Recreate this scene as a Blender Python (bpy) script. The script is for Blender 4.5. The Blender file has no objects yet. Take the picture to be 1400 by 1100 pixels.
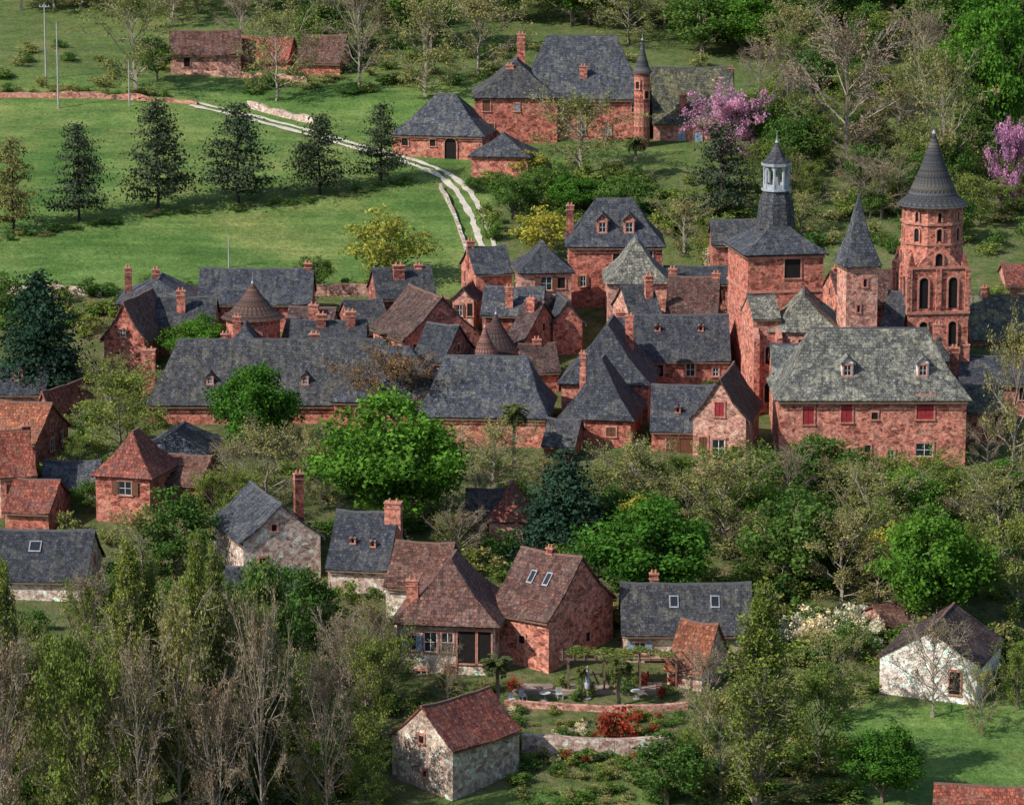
import bpy, math, random
import numpy as np
from mathutils import Vector
R=random.Random(7); rng=np.random.default_rng(7)
sc=bpy.context.scene
FO=4900.0; TH=math.radians(11); CT,ST=math.cos(TH),math.sin(TH); CZ=84.0
# ---------------------------------------------------------------- terrain
PY=[-400,0,60,130,200,268,345,400,440,475,530,600,700,900,1500,3000]
PZ=[110,70,40,12,-6,0,10.3,18.9,27.5,33.2,41.4,58,88,150,260,300]
def tz(x,y):
    return float(np.interp(y,PY,PZ))+0.35*math.sin(x/17+1)*math.sin(y/23)+0.18*math.sin(x/7.3+y/9)
def tzv(x,y):
    return np.interp(y,PY,PZ)+0.35*np.sin(x/17+1)*np.sin(y/23)+0.18*np.sin(x/7.3+y/9)
def at(u,v,y):
    a=(u-700)/FO; t=(550-v)/FO
    k=y/(CT+t*ST); return (a*k,y,CZ+(-ST+t*CT)*k)
def ground(u,v):
    lo=235.0; hi=235.0
    while hi<1400:
        p=at(u,v,hi)
        if p[2]<tz(p[0],hi): break
        lo=hi; hi+=4
    for _ in range(14):
        m=(lo+hi)/2; p=at(u,v,m)
        if p[2]<tz(p[0],m): hi=m
        else: lo=m
    p=at(u,v,hi); return (p[0],hi,tz(p[0],hi))
# ---------------------------------------------------------------- materials
M={}
def nt(name):
    m=bpy.data.materials.new(name); m.use_nodes=True; t=m.node_tree; t.nodes.clear()
    o=t.nodes.new('ShaderNodeOutputMaterial'); M[name]=m
    return m,t,o
def N(t,k,**kw):
    n=t.nodes.new(k)
    for a,b in kw.items():
        if a in n.inputs: n.inputs[a].default_value=b
        else: setattr(n,a,b)
    return n
def ramp(t,fac,stops):
    r=t.nodes.new('ShaderNodeValToRGB'); e=r.color_ramp.elements
    while len(e)<len(stops): e.new(.5)
    for i,(p,c) in enumerate(stops):
        e[i].position=p; e[i].color=(*c,1) if len(c)==3 else c
    t.links.new(fac,r.inputs[0]); return r.outputs[0]
def mixc(t,fac,a,b,mode='MIX'):
    n=t.nodes.new('ShaderNodeMix'); n.data_type='RGBA'; n.blend_type=mode
    for idx,val in ((0,fac),(6,a),(7,b)):
        if isinstance(val,(int,float)): n.inputs[idx].default_value=val
        elif isinstance(val,tuple): n.inputs[idx].default_value=(*val,1) if len(val)==3 else val
        else: t.links.new(val,n.inputs[idx])
    return n.outputs[2]
def noise(t,vec,scale,detail=4,rough=.6):
    n=N(t,'ShaderNodeTexNoise'); n.inputs['Scale'].default_value=scale; n.inputs['Detail'].default_value=min(detail,4); n.inputs['Roughness'].default_value=rough
    t.links.new(vec,n.inputs['Vector']); return n.outputs['Fac']
def finish(t,o,col,rough=.85,bump=None,bs=.4,bd=.05,spec=.3):
    p=N(t,'ShaderNodeBsdfPrincipled'); p.inputs['Roughness'].default_value=rough
    p.inputs['Specular IOR Level'].default_value=spec
    if isinstance(col,tuple): p.inputs['Base Color'].default_value=(*col,1)
    else: t.links.new(col,p.inputs['Base Color'])
    if bump is not None:
        b=N(t,'ShaderNodeBump'); b.inputs['Strength'].default_value=bs; b.inputs['Distance'].default_value=bd
        t.links.new(bump,b.inputs['Height']); t.links.new(b.outputs[0],p.inputs['Normal'])
    t.links.new(p.outputs[0],o.inputs[0])
def uvn(t): return N(t,'ShaderNodeTexCoord').outputs['UV']
def rndcol(t,stops):
    oi=N(t,'ShaderNodeObjectInfo'); return ramp(t,oi.outputs['Random'],stops)
def wallmat(name,c1,c2,mort,patch,patchamt=.6,sc_=(1.9,2.9),dirt=.7):
    m,t,o=nt(name); uv=uvn(t)
    mp=N(t,'ShaderNodeMapping'); mp.inputs['Scale'].default_value=(sc_[0],sc_[1],1); t.links.new(uv,mp.inputs[0])
    nz=N(t,'ShaderNodeTexNoise'); nz.inputs['Scale'].default_value=.9; nz.inputs['Detail'].default_value=2; t.links.new(uv,nz.inputs['Vector'])
    dv=N(t,'ShaderNodeVectorMath'); dv.operation='MULTIPLY_ADD'; dv.inputs[1].default_value=(1.6,1.6,0); t.links.new(nz.outputs['Color'],dv.inputs[0]); t.links.new(mp.outputs[0],dv.inputs[2])
    v1=N(t,'ShaderNodeTexVoronoi'); v1.inputs['Scale'].default_value=1; v1.inputs['Randomness'].default_value=1; t.links.new(dv.outputs[0],v1.inputs['Vector'])
    v2=N(t,'ShaderNodeTexVoronoi'); v2.feature='DISTANCE_TO_EDGE'; v2.inputs['Scale'].default_value=1; v2.inputs['Randomness'].default_value=1; t.links.new(dv.outputs[0],v2.inputs['Vector'])
    sp=N(t,'ShaderNodeSeparateColor'); t.links.new(v1.outputs['Color'],sp.inputs[0])
    st=ramp(t,sp.outputs[0],[(.0,tuple(x*.55 for x in c2)),(.3,c2),(.55,c1),(.82,tuple(x*1.15 for x in c1)),(1,(c1[0]*1.25,c1[1]*1.9,c1[2]*1.9))])
    col=mixc(t,ramp(t,v2.outputs['Distance'],[(.02,(.6,)*3),(.14,(0,0,0))]),st,mort)
    n1=noise(t,uv,.4,4,.75); n2=noise(t,uv,2.8,4,.8)
    col=mixc(t,ramp(t,n1,[(.47,(0,0,0)),(.58,(patchamt,)*3)]),col,patch)
    n4=noise(t,uv,.8,4,.75)
    col=mixc(t,ramp(t,n4,[(.5,(0,0,0)),(.62,(dirt,)*3)]),col,tuple(x*.4 for x in c2))
    col=mixc(t,1,col,ramp(t,n2,[(.28,(.38,.36,.36)),(.5,(1,1,1)),(.7,(1.7,1.7,1.7))]),'MULTIPLY')
    col=mixc(t,1,col,rndcol(t,[(0,(.78,.74,.74)),(.35,(1.05,1.08,1.08)),(.7,(.92,.8,.78)),(1,(1.15,1.22,1.22))]),'MULTIPLY')
    finish(t,o,col,.92,n2,.8,.15)
wallmat('wall_red',(.51,.155,.108),(.30,.075,.053),(.54,.28,.21),(.55,.26,.19))
wallmat('wall_dark',(.36,.11,.08),(.2,.06,.045),(.32,.16,.12),(.2,.08,.06))
wallmat('wall_pink',(.58,.255,.19),(.38,.14,.1),(.6,.4,.32),(.6,.38,.3))
wallmat('wall_pale',(.62,.49,.41),(.44,.29,.23),(.64,.56,.49),(.62,.40,.34),dirt=.4)
wallmat('wall_grey',(.62,.55,.46),(.42,.34,.28),(.64,.58,.5),(.5,.42,.35),dirt=.4)
wallmat('wall_cream',(.66,.54,.43),(.56,.44,.34),(.68,.57,.46),(.54,.38,.29),.4,dirt=.3)
wallmat('wall_white',(.8,.76,.7),(.74,.69,.62),(.8,.76,.7),(.66,.44,.36),.5,dirt=.2)
def roofmat(name,c1,c2,lich,amt,rh=.28,bw=.32,rough=.78,spec=.3,mk=.45):
    m,t,o=nt(name); uv=uvn(t)
    nz=N(t,'ShaderNodeTexNoise'); nz.inputs['Scale'].default_value=1.6; nz.inputs['Detail'].default_value=2; t.links.new(uv,nz.inputs['Vector'])
    ds=mixc(t,.14,uv,nz.outputs['Color'])
    b=N(t,'ShaderNodeTexBrick'); b.inputs['Scale'].default_value=1; b.inputs['Mortar Size'].default_value=.025; b.inputs['Mortar Smooth'].default_value=.5
    b.inputs['Brick Width'].default_value=bw; b.inputs['Row Height'].default_value=rh
    b.inputs['Color1'].default_value=(*[x*1.2 for x in c1],1); b.inputs['Color2'].default_value=(*[x*.85 for x in c2],1)
    b.inputs['Mortar'].default_value=(c2[0]*mk,c2[1]*mk,c2[2]*mk,1)
    t.links.new(ds,b.inputs['Vector'])
    n1=noise(t,uv,.55,4,.8)
    mp=N(t,'ShaderNodeMapping'); mp.inputs['Scale'].default_value=(2.4,.3,1); t.links.new(uv,mp.inputs[0])
    n2=noise(t,mp.outputs[0],1.0,4,.7); n3=noise(t,uv,2.6,4,.9)
    col=mixc(t,ramp(t,n1,[(.48,(0,0,0)),(.6,(amt,)*3)]),b.outputs['Color'],lich)
    col=mixc(t,1,col,ramp(t,n2,[(.3,(.5,.5,.5)),(.7,(1.5,1.5,1.5))]),'MULTIPLY')
    col=mixc(t,1,col,ramp(t,n3,[(.32,(.3,.3,.3)),(.5,(.95,.95,.95)),(.7,(2.0,2.0,1.95))]),'MULTIPLY')
    col=mixc(t,1,col,rndcol(t,[(0,(.68,.7,.75)),(.4,(1.15,1.08,1.0)),(.7,(.82,.84,.92)),(1,(1.35,1.35,1.38))]),'MULTIPLY')
    finish(t,o,col,rough,n3,.9,.15,spec)
roofmat('slate',(.064,.069,.082),(.036,.041,.052),(.13,.125,.105),.55)
roofmat('slate_moss',(.11,.115,.09),(.055,.06,.05),(.2,.19,.085),.7)
roofmat('lichen',(.185,.19,.17),(.09,.095,.09),(.36,.35,.27),.7)
roofmat('tile_brown',(.165,.075,.055),(.08,.04,.032),(.18,.13,.11),.5)
roofmat('tile_dark',(.095,.052,.046),(.045,.03,.028),(.13,.1,.085),.5)
roofmat('tile_red',(.31,.09,.055),(.17,.048,.034),(.17,.105,.08),.6,.36,.26)
roofmat('tile_orange',(.44,.155,.07),(.27,.08,.042),(.24,.15,.1),.5,.36,.26)
def simple(name,c,rough=.7,var=.25,sc_=3,spec=.3):
    m,t,o=nt(name); oc=N(t,'ShaderNodeTexCoord').outputs['Object']
    n=noise(t,oc,sc_,3)
    col=mixc(t,1,c,ramp(t,n,[(.3,(1-var,)*3),(.7,(1+var,)*3)]),'MULTIPLY')
    finish(t,o,col,rough,n,.3,.02,spec)
simple('trim',(.46,.21,.155),var=.4); simple('pot',(.42,.18,.11))
simple('glass',(.02,.024,.03),.15,.3,1,.6); simple('void',(.012,.01,.01),.95)
simple('frame',(.5,.5,.49)); simple('white_paint',(.75,.75,.73)); simple('velux',(.3,.31,.33),.4); simple('sh_red',(.28,.03,.035)); simple('sh_blue',(.22,.33,.42)); simple('sh_brown',(.13,.055,.03))
simple('wood',(.16,.11,.075),.8,.4); simple('ridge',(.18,.10,.08)); simple('ridge_grey',(.10,.10,.11))
simple('bark',(.16,.13,.10),.95,.4); simple('bark_pale',(.26,.22,.18),.95,.35); simple('bark_dark',(.055,.042,.035),.95,.4)
simple('pole',(.35,.34,.33)); simple('track',(.55,.5,.42),.95,.2,.8); simple('paving',(.3,.22,.18),.95,.35,.6)
simple('lead',(.33,.36,.4),.5,.3,2); simple('cloth',(.42,.44,.5)); simple('metal',(.3,.3,.3),.4)
def leafmat(name,c,c2=None,tr=.3):
    c2=c2 or (c[0]*1.35,c[1]*1.15,c[2]*.9)
    m,t,o=nt(name)
    a=N(t,'ShaderNodeAttribute'); a.attribute_name='tint'
    oi=N(t,'ShaderNodeObjectInfo')
    base=mixc(t,oi.outputs['Random'],c,c2)
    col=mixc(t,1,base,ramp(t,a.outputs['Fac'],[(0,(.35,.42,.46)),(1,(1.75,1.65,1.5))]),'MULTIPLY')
    d=N(t,'ShaderNodeBsdfDiffuse'); tr_=N(t,'ShaderNodeBsdfTranslucent'); mx=N(t,'ShaderNodeMixShader'); mx.inputs[0].default_value=tr
    t.links.new(col,d.inputs[0]); t.links.new(mixc(t,1,col,(1.25,1.3,.6),'MULTIPLY'),tr_.inputs[0])
    t.links.new(d.outputs[0],mx.inputs[1]); t.links.new(tr_.outputs[0],mx.inputs[2]); t.links.new(mx.outputs[0],o.inputs[0])
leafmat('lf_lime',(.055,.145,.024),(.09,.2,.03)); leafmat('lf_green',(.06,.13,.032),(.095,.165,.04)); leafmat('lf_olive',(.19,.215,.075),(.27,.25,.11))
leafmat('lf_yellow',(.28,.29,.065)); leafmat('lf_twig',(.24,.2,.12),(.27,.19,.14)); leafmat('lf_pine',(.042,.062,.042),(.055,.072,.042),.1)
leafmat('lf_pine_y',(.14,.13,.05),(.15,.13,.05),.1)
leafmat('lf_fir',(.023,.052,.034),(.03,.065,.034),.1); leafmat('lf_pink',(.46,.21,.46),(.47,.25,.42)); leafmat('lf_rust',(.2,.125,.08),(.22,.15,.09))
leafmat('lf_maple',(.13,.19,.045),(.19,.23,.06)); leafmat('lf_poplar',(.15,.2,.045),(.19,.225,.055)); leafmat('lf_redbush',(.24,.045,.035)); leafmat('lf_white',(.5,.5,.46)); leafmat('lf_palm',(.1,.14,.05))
m,t,o=nt('grass_ground'); oc=N(t,'ShaderNodeTexCoord').outputs['Object']
at_=N(t,'ShaderNodeAttribute'); at_.attribute_name='meadow'
n1=noise(t,oc,.05,4,.7); n2=noise(t,oc,.5,4,.7); n3=noise(t,oc,1.8,4,.85)
mp=N(t,'ShaderNodeMapping'); mp.inputs['Scale'].default_value=(.06,.4,.3); mp.inputs['Rotation'].default_value=(0,0,.15); t.links.new(oc,mp.inputs[0])
n4=noise(t,mp.outputs[0],1,4,.65); n5=noise(t,oc,.22,4,.6)
mead=ramp(t,n1,[(.3,(.08,.165,.038)),(.48,(.12,.21,.055)),(.6,(.175,.24,.07)),(.72,(.24,.265,.09))])
mead=mixc(t,1,mead,ramp(t,n4,[(.3,(.65,.7,.7)),(.7,(1.3,1.25,1.25))]),'MULTIPLY')
mead=mixc(t,1,mead,ramp(t,n5,[(.35,(.75,.82,.75)),(.65,(1.2,1.1,1.15))]),'MULTIPLY')
mead=mixc(t,1,mead,ramp(t,n3,[(.25,(.4,.45,.45)),(.75,(1.6,1.55,1.5))]),'MULTIPLY')
scr=ramp(t,n2,[(.3,(.055,.085,.028)),(.5,(.12,.145,.05)),(.62,(.18,.16,.085)),(.75,(.22,.14,.1))])
scr=mixc(t,1,scr,ramp(t,n3,[(.3,(.6,.6,.6)),(.7,(1.3,1.3,1.3))]),'MULTIPLY')
finish(t,o,mixc(t,at_.outputs['Fac'],scr,mead),.95,n3,.9,.35,.1)
# ---------------------------------------------------------------- mesh helpers
def empty(name,loc=(0,0,0),yaw=0):
    e=bpy.data.objects.new(name,None); e.location=loc; e.rotation_euler=(0,0,yaw); e.empty_display_size=.5
    sc.collection.objects.link(e); return e
class MB:
    def __init__(s): s.v=[]; s.f=[]; s.m=[]; s.mn=[]
    def mi(s,n):
        if n not in s.mn: s.mn.append(n)
        return s.mn.index(n)
    def face(s,pts,mat):
        i=len(s.v); s.v+=[tuple(p) for p in pts]; s.f.append(tuple(range(i,i+len(pts)))); s.m.append(s.mi(mat))
    def hexa(s,p,mat):
        for q in ((0,3,2,1),(4,5,6,7),(0,1,5,4),(1,2,6,5),(2,3,7,6),(3,0,4,7)): s.face([p[k] for k in q],mat)
    def box(s,x0,x1,y0,y1,z0,z1,mat,f=None):
        p=[(x0,y0,z0),(x1,y0,z0),(x1,y1,z0),(x0,y1,z0),(x0,y0,z1),(x1,y0,z1),(x1,y1,z1),(x0,y1,z1)]
        if f: p=[f(*q) for q in p]
        s.hexa(p,mat)
    def prism(s,cx,cy,z0,z1,r0,r1,n,mat,rot=0,cap=True):
        A=[(cx+r0*math.cos(rot+2*math.pi*k/n),cy+r0*math.sin(rot+2*math.pi*k/n),z0) for k in range(n)]
        B=[(cx+r1*math.cos(rot+2*math.pi*k/n),cy+r1*math.sin(rot+2*math.pi*k/n),z1) for k in range(n)]
        for k in range(n):
            j=(k+1)%n
            s.face([A[k],A[j],B[j],B[k]] if r1>.01 else [A[k],A[j],B[k]],mat)
        if cap and r1>.01: s.face(B,mat)
    def build(s,name,parent=None,solid=0):
        me=bpy.data.meshes.new(name); me.from_pydata(s.v,[],s.f)
        for n in s.mn: me.materials.append(M[n])
        me.polygons.foreach_set('material_index',s.m)
        uv=me.uv_layers.new(name='UVMap'); d=np.zeros(len(me.loops)*2)
        li=0
        for f in s.f:
            a,b,c=(Vector(s.v[f[0]]),Vector(s.v[f[1]]),Vector(s.v[f[2]]))
            n=(b-a).cross(c-a)
            if n.length<1e-9: n=Vector((0,0,1))
            n.normalize()
            if abs(n.z)<.97:
                T=Vector((0,0,1)).cross(n).normalized(); B=n.cross(T)
            else: T=Vector((1,0,0)); B=Vector((0,1,0))
            for i in f:
                p=Vector(s.v[i]); d[li]=p.dot(T); d[li+1]=p.dot(B); li+=2
        uv.data.foreach_set('uv',d); me.update()
        ob=bpy.data.objects.new(name,me); sc.collection.objects.link(ob)
        if parent: ob.parent=parent
        if solid:
            md=ob.modifiers.new('thick','SOLIDIFY'); md.thickness=solid; md.offset=0
        return ob
def win(mb,f,a,z,w,h,kind='glass'):
    bx=lambda a0,a1,o0,o1,z0,z1,m: mb.box(a0,a1,o0,o1,z0,z1,m,f)
    w2=w/2
    if kind!='plain':
        bx(a-w2-.16,a+w2+.16,-.05,.10,z+h,z+h+.22,'trim'); bx(a-w2-.18,a+w2+.18,-.05,.15,z-.12,z,'trim')
        bx(a-w2-.14,a-w2,-.05,.09,z,z+h,'trim'); bx(a+w2,a+w2+.14,-.05,.09,z,z+h,'trim')
    if kind in('red','brown','blueclosed'):
        mt={'red':'sh_red','brown':'sh_brown','blueclosed':'sh_blue'}[kind]
        bx(a-w2,a-.02,-.05,.03,z,z+h,mt); bx(a+.02,a+w2,-.05,.03,z,z+h,mt); bx(a-w2,a+w2,-.05,.01,z,z+h,'void')
        for q in(.2,.75): bx(a-w2+.03,a+w2-.03,.031,.05,z+q*h,z+q*h+.07,mt)
        return
    if kind in('void','plain'):
        bx(a-w2,a+w2,-.05,.012,z,z+h,'void'); return
    bx(a-w2,a+w2,-.05,.012,z,z+h,'glass')
    b=.055; fm='white_paint' if kind in('blue','whitewin') else 'frame'
    bx(a-w2,a-w2+b,.012,.04,z,z+h,fm); bx(a+w2-b,a+w2,.012,.04,z,z+h,fm); bx(a-b/2,a+b/2,.012,.045,z,z+h,fm)
    for q in (0,.5,1): bx(a-w2+b,a+w2-b,.013,.038,z+q*(h-.045),z+q*(h-.045)+.045,fm)
    if kind in('blue','openred','openbrown'):
        mt={'blue':'sh_blue','openred':'sh_red','openbrown':'sh_brown'}[kind]
        bx(a-w2-.04-w2,a-w2-.04,.10,.14,z,z+h,mt); bx(a+w2+.04,a+w2+.04+w2,.10,.14,z,z+h,mt)
def arch(mb,f,a,z,w,h,mat='void',sur='trim',o=.015):
    n=8; w2=w/2; hs=h-w2
    pts=[(a-w2,z),(a+w2,z),(a+w2,z+hs)]+[(a+w2*math.cos(math.pi*k/n),z+hs+w2*math.sin(math.pi*k/n)) for k in range(1,n)]+[(a-w2,z+hs)]
    mb.face([f(p[0],o,p[1]) for p in pts],mat)
    if sur:
        t=.16
        mb.box(a-w2-t,a-w2,-.05,.16,z,z+hs,sur,f); mb.box(a+w2,a+w2+t,-.05,.16,z,z+hs,sur,f)
        for k in range(n):
            c0,c1=math.pi*k/n,math.pi*(k+1)/n
            q=[(a+r*math.cos(c),z+hs+r*math.sin(c)) for r,c in ((w2,c0),(w2+t,c0),(w2+t,c1),(w2,c1))]
            mb.hexa([f(x,-.05,zz) for x,zz in q]+[f(x,.16,zz) for x,zz in q],sur)
FOOT=[]
def house(name,u0,u1,yc,D,ve,vr,roof='gx',yaw=0,wall='red',rf='slate',oh=.4,hip=.75,chim=(),dorm=(),vel=(),fw=1,lw=1,rw=1,wins=(),kinds=('glass','void','brown','void','openbrown'),dk='glass',dw='wall'):
    ph=math.radians(yaw); sn,cs=abs(math.sin(ph)),math.cos(ph)
    P0=at(u0,ve,yc); P1=at(u1,ve,yc); xc=(P0[0]+P1[0])/2
    W=(P1[0]-P0[0]-D*sn)/cs-2*oh*.9; W=max(W,2.0)
    yn=yc-(W*sn+D*cs)/2
    ze=at(0,ve,yn)[2]; zr=at(0,vr,yc)[2]
    c_,s_=math.cos(ph),math.sin(ph)
    z0=min(tz(xc+a*c_-b*s_,yc+a*s_+b*c_) for a in(-W/2,W/2) for b in(-D/2,D/2))-.5
    H=max(ze-z0,1.5); Rh=max(zr-ze,1.0)
    FOOT.append((xc,yc,max(W,D)/2+.8))
    e=empty(name,(xc,yc,z0),ph)
    wm='wall_'+wall
    if roof=='gy': L,Cc=D,W; mp=lambda a,c,z:(c,a,z)
    else: L,Cc=W,D; mp=lambda a,c,z:(a,c,z)
    flip= roof in('hip',) and D>W
    if flip: L,Cc=D,W; mp=lambda a,c,z:(c,a,z)
    hf=Cc/2; hl=L/2
    cs_=[-(hf+oh),-hf*.55,0,hf*.55,hf+oh]; zs=[-.3,.38*Rh,Rh,.38*Rh,-.3]
    rz=lambda c: H+float(np.interp(c,cs_,zs))
    wb=MB(); rb=MB(); tb=MB()
    X,Y=W/2,D/2; top=rz(hf)-.12
    for a,b in (((-X,-Y),(X,-Y)),((X,-Y),(X,Y)),((X,Y),(-X,Y)),((-X,Y),(-X,-Y))):
        wb.face([(*a,0),(*b,0),(*b,top),(*a,top)],wm)
    wb.face([(-X,-Y,top),(X,-Y,top),(X,Y,top),(-X,Y,top)],wm)
    if roof in('gx','gy'):
        for sg in(-1,1):
            a=sg*hl
            wb.face([mp(a,-hf,top),mp(a,hf,top),mp(a,hf*.55,H+.38*Rh-.12),mp(a,0,H+Rh-.14),mp(a,-hf*.55,H+.38*Rh-.12)],wm)
        la=hl+oh*.5
        nseg=max(3,int(L/1.5)); k1,k2=R.uniform(1.2,2.2),R.uniform(0,6)
        sag=lambda a,c: -.13*math.sin((a+la)/(2*la)*math.pi)-.05*math.sin(a*k1+k2+c)
        for i in range(4):
            c0,c1,h0,h1=cs_[i],cs_[i+1],zs[i],zs[i+1]
            for k in range(nseg):
                a0=-la+2*la*k/nseg; a1=-la+2*la*(k+1)/nseg
                rb.face([mp(a0,c0,H+h0+sag(a0,c0)),mp(a1,c0,H+h0+sag(a1,c0)),mp(a1,c1,H+h1+sag(a1,c1)),mp(a0,c1,H+h1+sag(a0,c1))],rf)
        rl=la
    else:
        rl=max(.15,hl-hf*hip)
        R0=[(-hl-oh,-hf-oh),(hl+oh,-hf-oh),(hl+oh,hf+oh),(-hl-oh,hf+oh)]
        ma=hl+(rl-hl)*.45
        R1=[(-ma,-hf*.55),(ma,-hf*.55),(ma,hf*.55),(-ma,hf*.55)]
        R2=[(-rl,0),(rl,0),(rl,0),(-rl,0)]
        for i in range(4):
            j=(i+1)%4
            rb.face([mp(*R0[i],H-.3),mp(*R0[j],H-.3),mp(*R1[j],H+.38*Rh),mp(*R1[i],H+.38*Rh)],rf)
            q=[mp(*R1[i],H+.38*Rh),mp(*R1[j],H+.38*Rh),mp(*R2[j],H+Rh)]
            if i%2==0: q.append(mp(*R2[i],H+Rh))
            rb.face(q,rf)
    rm='ridge_grey' if 'slate' in rf or rf=='lichen' else 'ridge'
    if roof=='hip': tb.box(-rl,rl,-.12,.12,H+Rh-.02,H+Rh+.12,rm,mp)
    else:
        for k in range(nseg):
            a0=-la+2*la*k/nseg; a1=-la+2*la*(k+1)/nseg; za,zb_=H+Rh+sag(a0,0),H+Rh+sag(a1,0)
            tb.hexa([mp(*q) for q in((a0,-.12,za),(a1,-.12,zb_),(a1,.12,zb_),(a0,.12,za),(a0,-.1,za+.15),(a1,-.1,zb_+.15),(a1,.1,zb_+.15),(a0,.1,za+.15))],rm)
    for sg in(-1,1):
        tb.box(-hl-.1,hl+.1,sg*(hf+oh)-.04,sg*(hf+oh)+.04,H-.55,H-.42,'wood',mp)
    FT={'f':(lambda a,o,z:(a,-Y-o,z),W),'l':(lambda a,o,z:(-X-o,-a,z),D),'r':(lambda a,o,z:(X+o,a,z),D)}
    for k,on in(('f',fw),('l',lw),('r',rw)):
        if not on: continue
        f,Lf=FT[k]; n=max(1,int(Lf/3.0)) if on==1 else int(on)
        z=H-1.95; row=0
        while z>1.2 and row<4:
            for i in range(n):
                if R.random()<(.35 if n>1 else .15): continue
                a=(i+.5)/n*Lf-Lf/2+R.uniform(-.3,.3)
                w_=R.choice((.6,.8,.95)); h_=R.choice((.9,1.2,1.4))
                if Lf<2.6: w_=.6
                win(tb,f,a,z,w_,h_,R.choice(kinds))
            z-=2.8; row+=1
        if (k=='f' and roof=='gy') or (k!='f' and roof=='gx'):
            if Rh>2.4: win(tb,f,R.uniform(-.2,.2),H+.2,.6,.8,R.choice(kinds))
    for (k,fx,zz,w_,h_,kd) in wins:
        f,Lf=FT[k]; z_=H-zz
        if kd=='arch': arch(tb,f,fx*Lf/2,z_,w_,h_)
        else: win(tb,f,fx*Lf/2,z_,w_,h_,kd)
    cb=MB()
    for (fx,fy,ht,*sz) in chim:
        cx,cy=fx*W/2,fy*D/2; w_=(sz[0] if sz else .9)*.92; d_=w_*.65
        ztop=H+Rh+ht
        cb.box(cx-w_/2,cx+w_/2,cy-d_/2,cy+d_/2,H-.2,ztop,'wall_dark' if R.random()<.5 else 'wall_red')
        cb.box(cx-w_/2-.07,cx+w_/2+.07,cy-d_/2-.07,cy+d_/2+.07,ztop,ztop+.12,'trim')
        cb.box(cx-w_/2-.05,cx+w_/2+.05,cy-d_/2-.05,cy+d_/2+.05,ztop-.45,ztop-.36,'trim')
        for q in(-.22,.22): cb.prism(cx+q*w_,cy,ztop+.12,ztop+.42,.12,.09,8,'pot')
    if roof!='gy' and not flip:
        for (fx,fc,w_) in dorm:
            a=fx*W/2; c0=-fc*hf; zb=rz(c0)-.05; hh=w_*1.15
            dmt=wm if dw=='wall' else dw
            cb.box(a-w_/2,a+w_/2,c0,c0+2.2,zb-.3,zb+hh,dmt)
            f=lambda aa,oo,z2,c0=c0:(aa,c0-oo,z2)
            win(cb,f,a,zb+.15,w_*.6,hh*.75,dk)
            g=w_/2+.18; hz=zb+hh
            for sgn in(-1,1):
                cb.hexa([(a+sgn*g,c0-.25,hz-.12),(a,c0-.25,hz+w_*.55),(a,c0+2.9,hz+w_*.55),(a+sgn*g,c0+2.5,hz-.12),
                         (a+sgn*g,c0-.25,hz-.02),(a,c0-.25,hz+w_*.55+.12),(a,c0+2.9,hz+w_*.55+.12),(a+sgn*g,c0+2.5,hz-.02)],rf)
            cb.face([(a-w_/2,c0-.01,hz),(a+w_/2,c0-.01,hz),(a,c0-.01,hz+w_*.5)],dmt)
        for (fx,fc,w_) in vel:
            a=fx*W/2; c0=-fc*hf; c1=c0+.95
            for (e_,of,mt) in((0,.14,'velux'),(.1,.165,'glass')):
                z_0=rz(c0+e_)+of; z_1=rz(c1-e_)+of
                cb.face([(a-w_/2+e_,c0+e_,z_0),(a+w_/2-e_,c0+e_,z_0),(a+w_/2-e_,c1-e_,z_1),(a-w_/2+e_,c1-e_,z_1)],mt)
    wb.build('walls',e); rb.build('roof',e,.16)
    if tb.f: tb.build('windows_and_trim',e)
    if cb.f: cb.build('chimneys_and_dormers',e)
    return dict(e=e,W=W,D=D,H=H,Rh=Rh,FT=FT,z0=z0,xc=xc,yc=yc)
def round_tower(name,u0,u1,yc,ve,va,wall,rf,n=16,oh=.35,wins=2):
    P0=at(u0,ve,yc);P1=at(u1,ve,yc); r=(P1[0]-P0[0])/2-oh; xc=(P0[0]+P1[0])/2
    z0=tz(xc,yc)-.8; H=at(0,ve,yc-r)[2]-z0; A=at(0,va,yc)[2]-z0
    e=empty(name,(xc,yc,z0)); b=MB(); b.prism(0,0,0,H+.1,r,r*.98,n,'wall_'+wall,.2)
    b.prism(0,0,H-.35,H-.1,r+.12,r+.14,n,'trim',.2)
    for k in range(wins):
        an=-math.pi/2+(-.6 if k==0 else .55)
        f=lambda a,o,z,an=an:((r+o-.03)*math.cos(an)-a*math.sin(an),(r+o-.03)*math.sin(an)+a*math.cos(an),z)
        win(b,f,0,H-2.2-k*1.2,.5,.9,'void')
    b.build('walls',e)
    q=MB(); h=A-H
    q.prism(0,0,H-.2,H+h*.14,r+oh,r*.82,n*2,rf,.2,False); q.prism(0,0,H+h*.14,H+h*.6,r*.82,r*.34,n*2,rf,.2,False); q.prism(0,0,H+h*.6,A,r*.34,.06,n*2,rf,.2)
    q.prism(0,0,A-.1,A+1.1,.05,.01,6,'metal'); q.prism(0,0,A-.1,A+.15,.16,.1,8,'lead')
    q.build('roof',e); FOOT.append((xc,yc,r+.8)); return e
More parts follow.
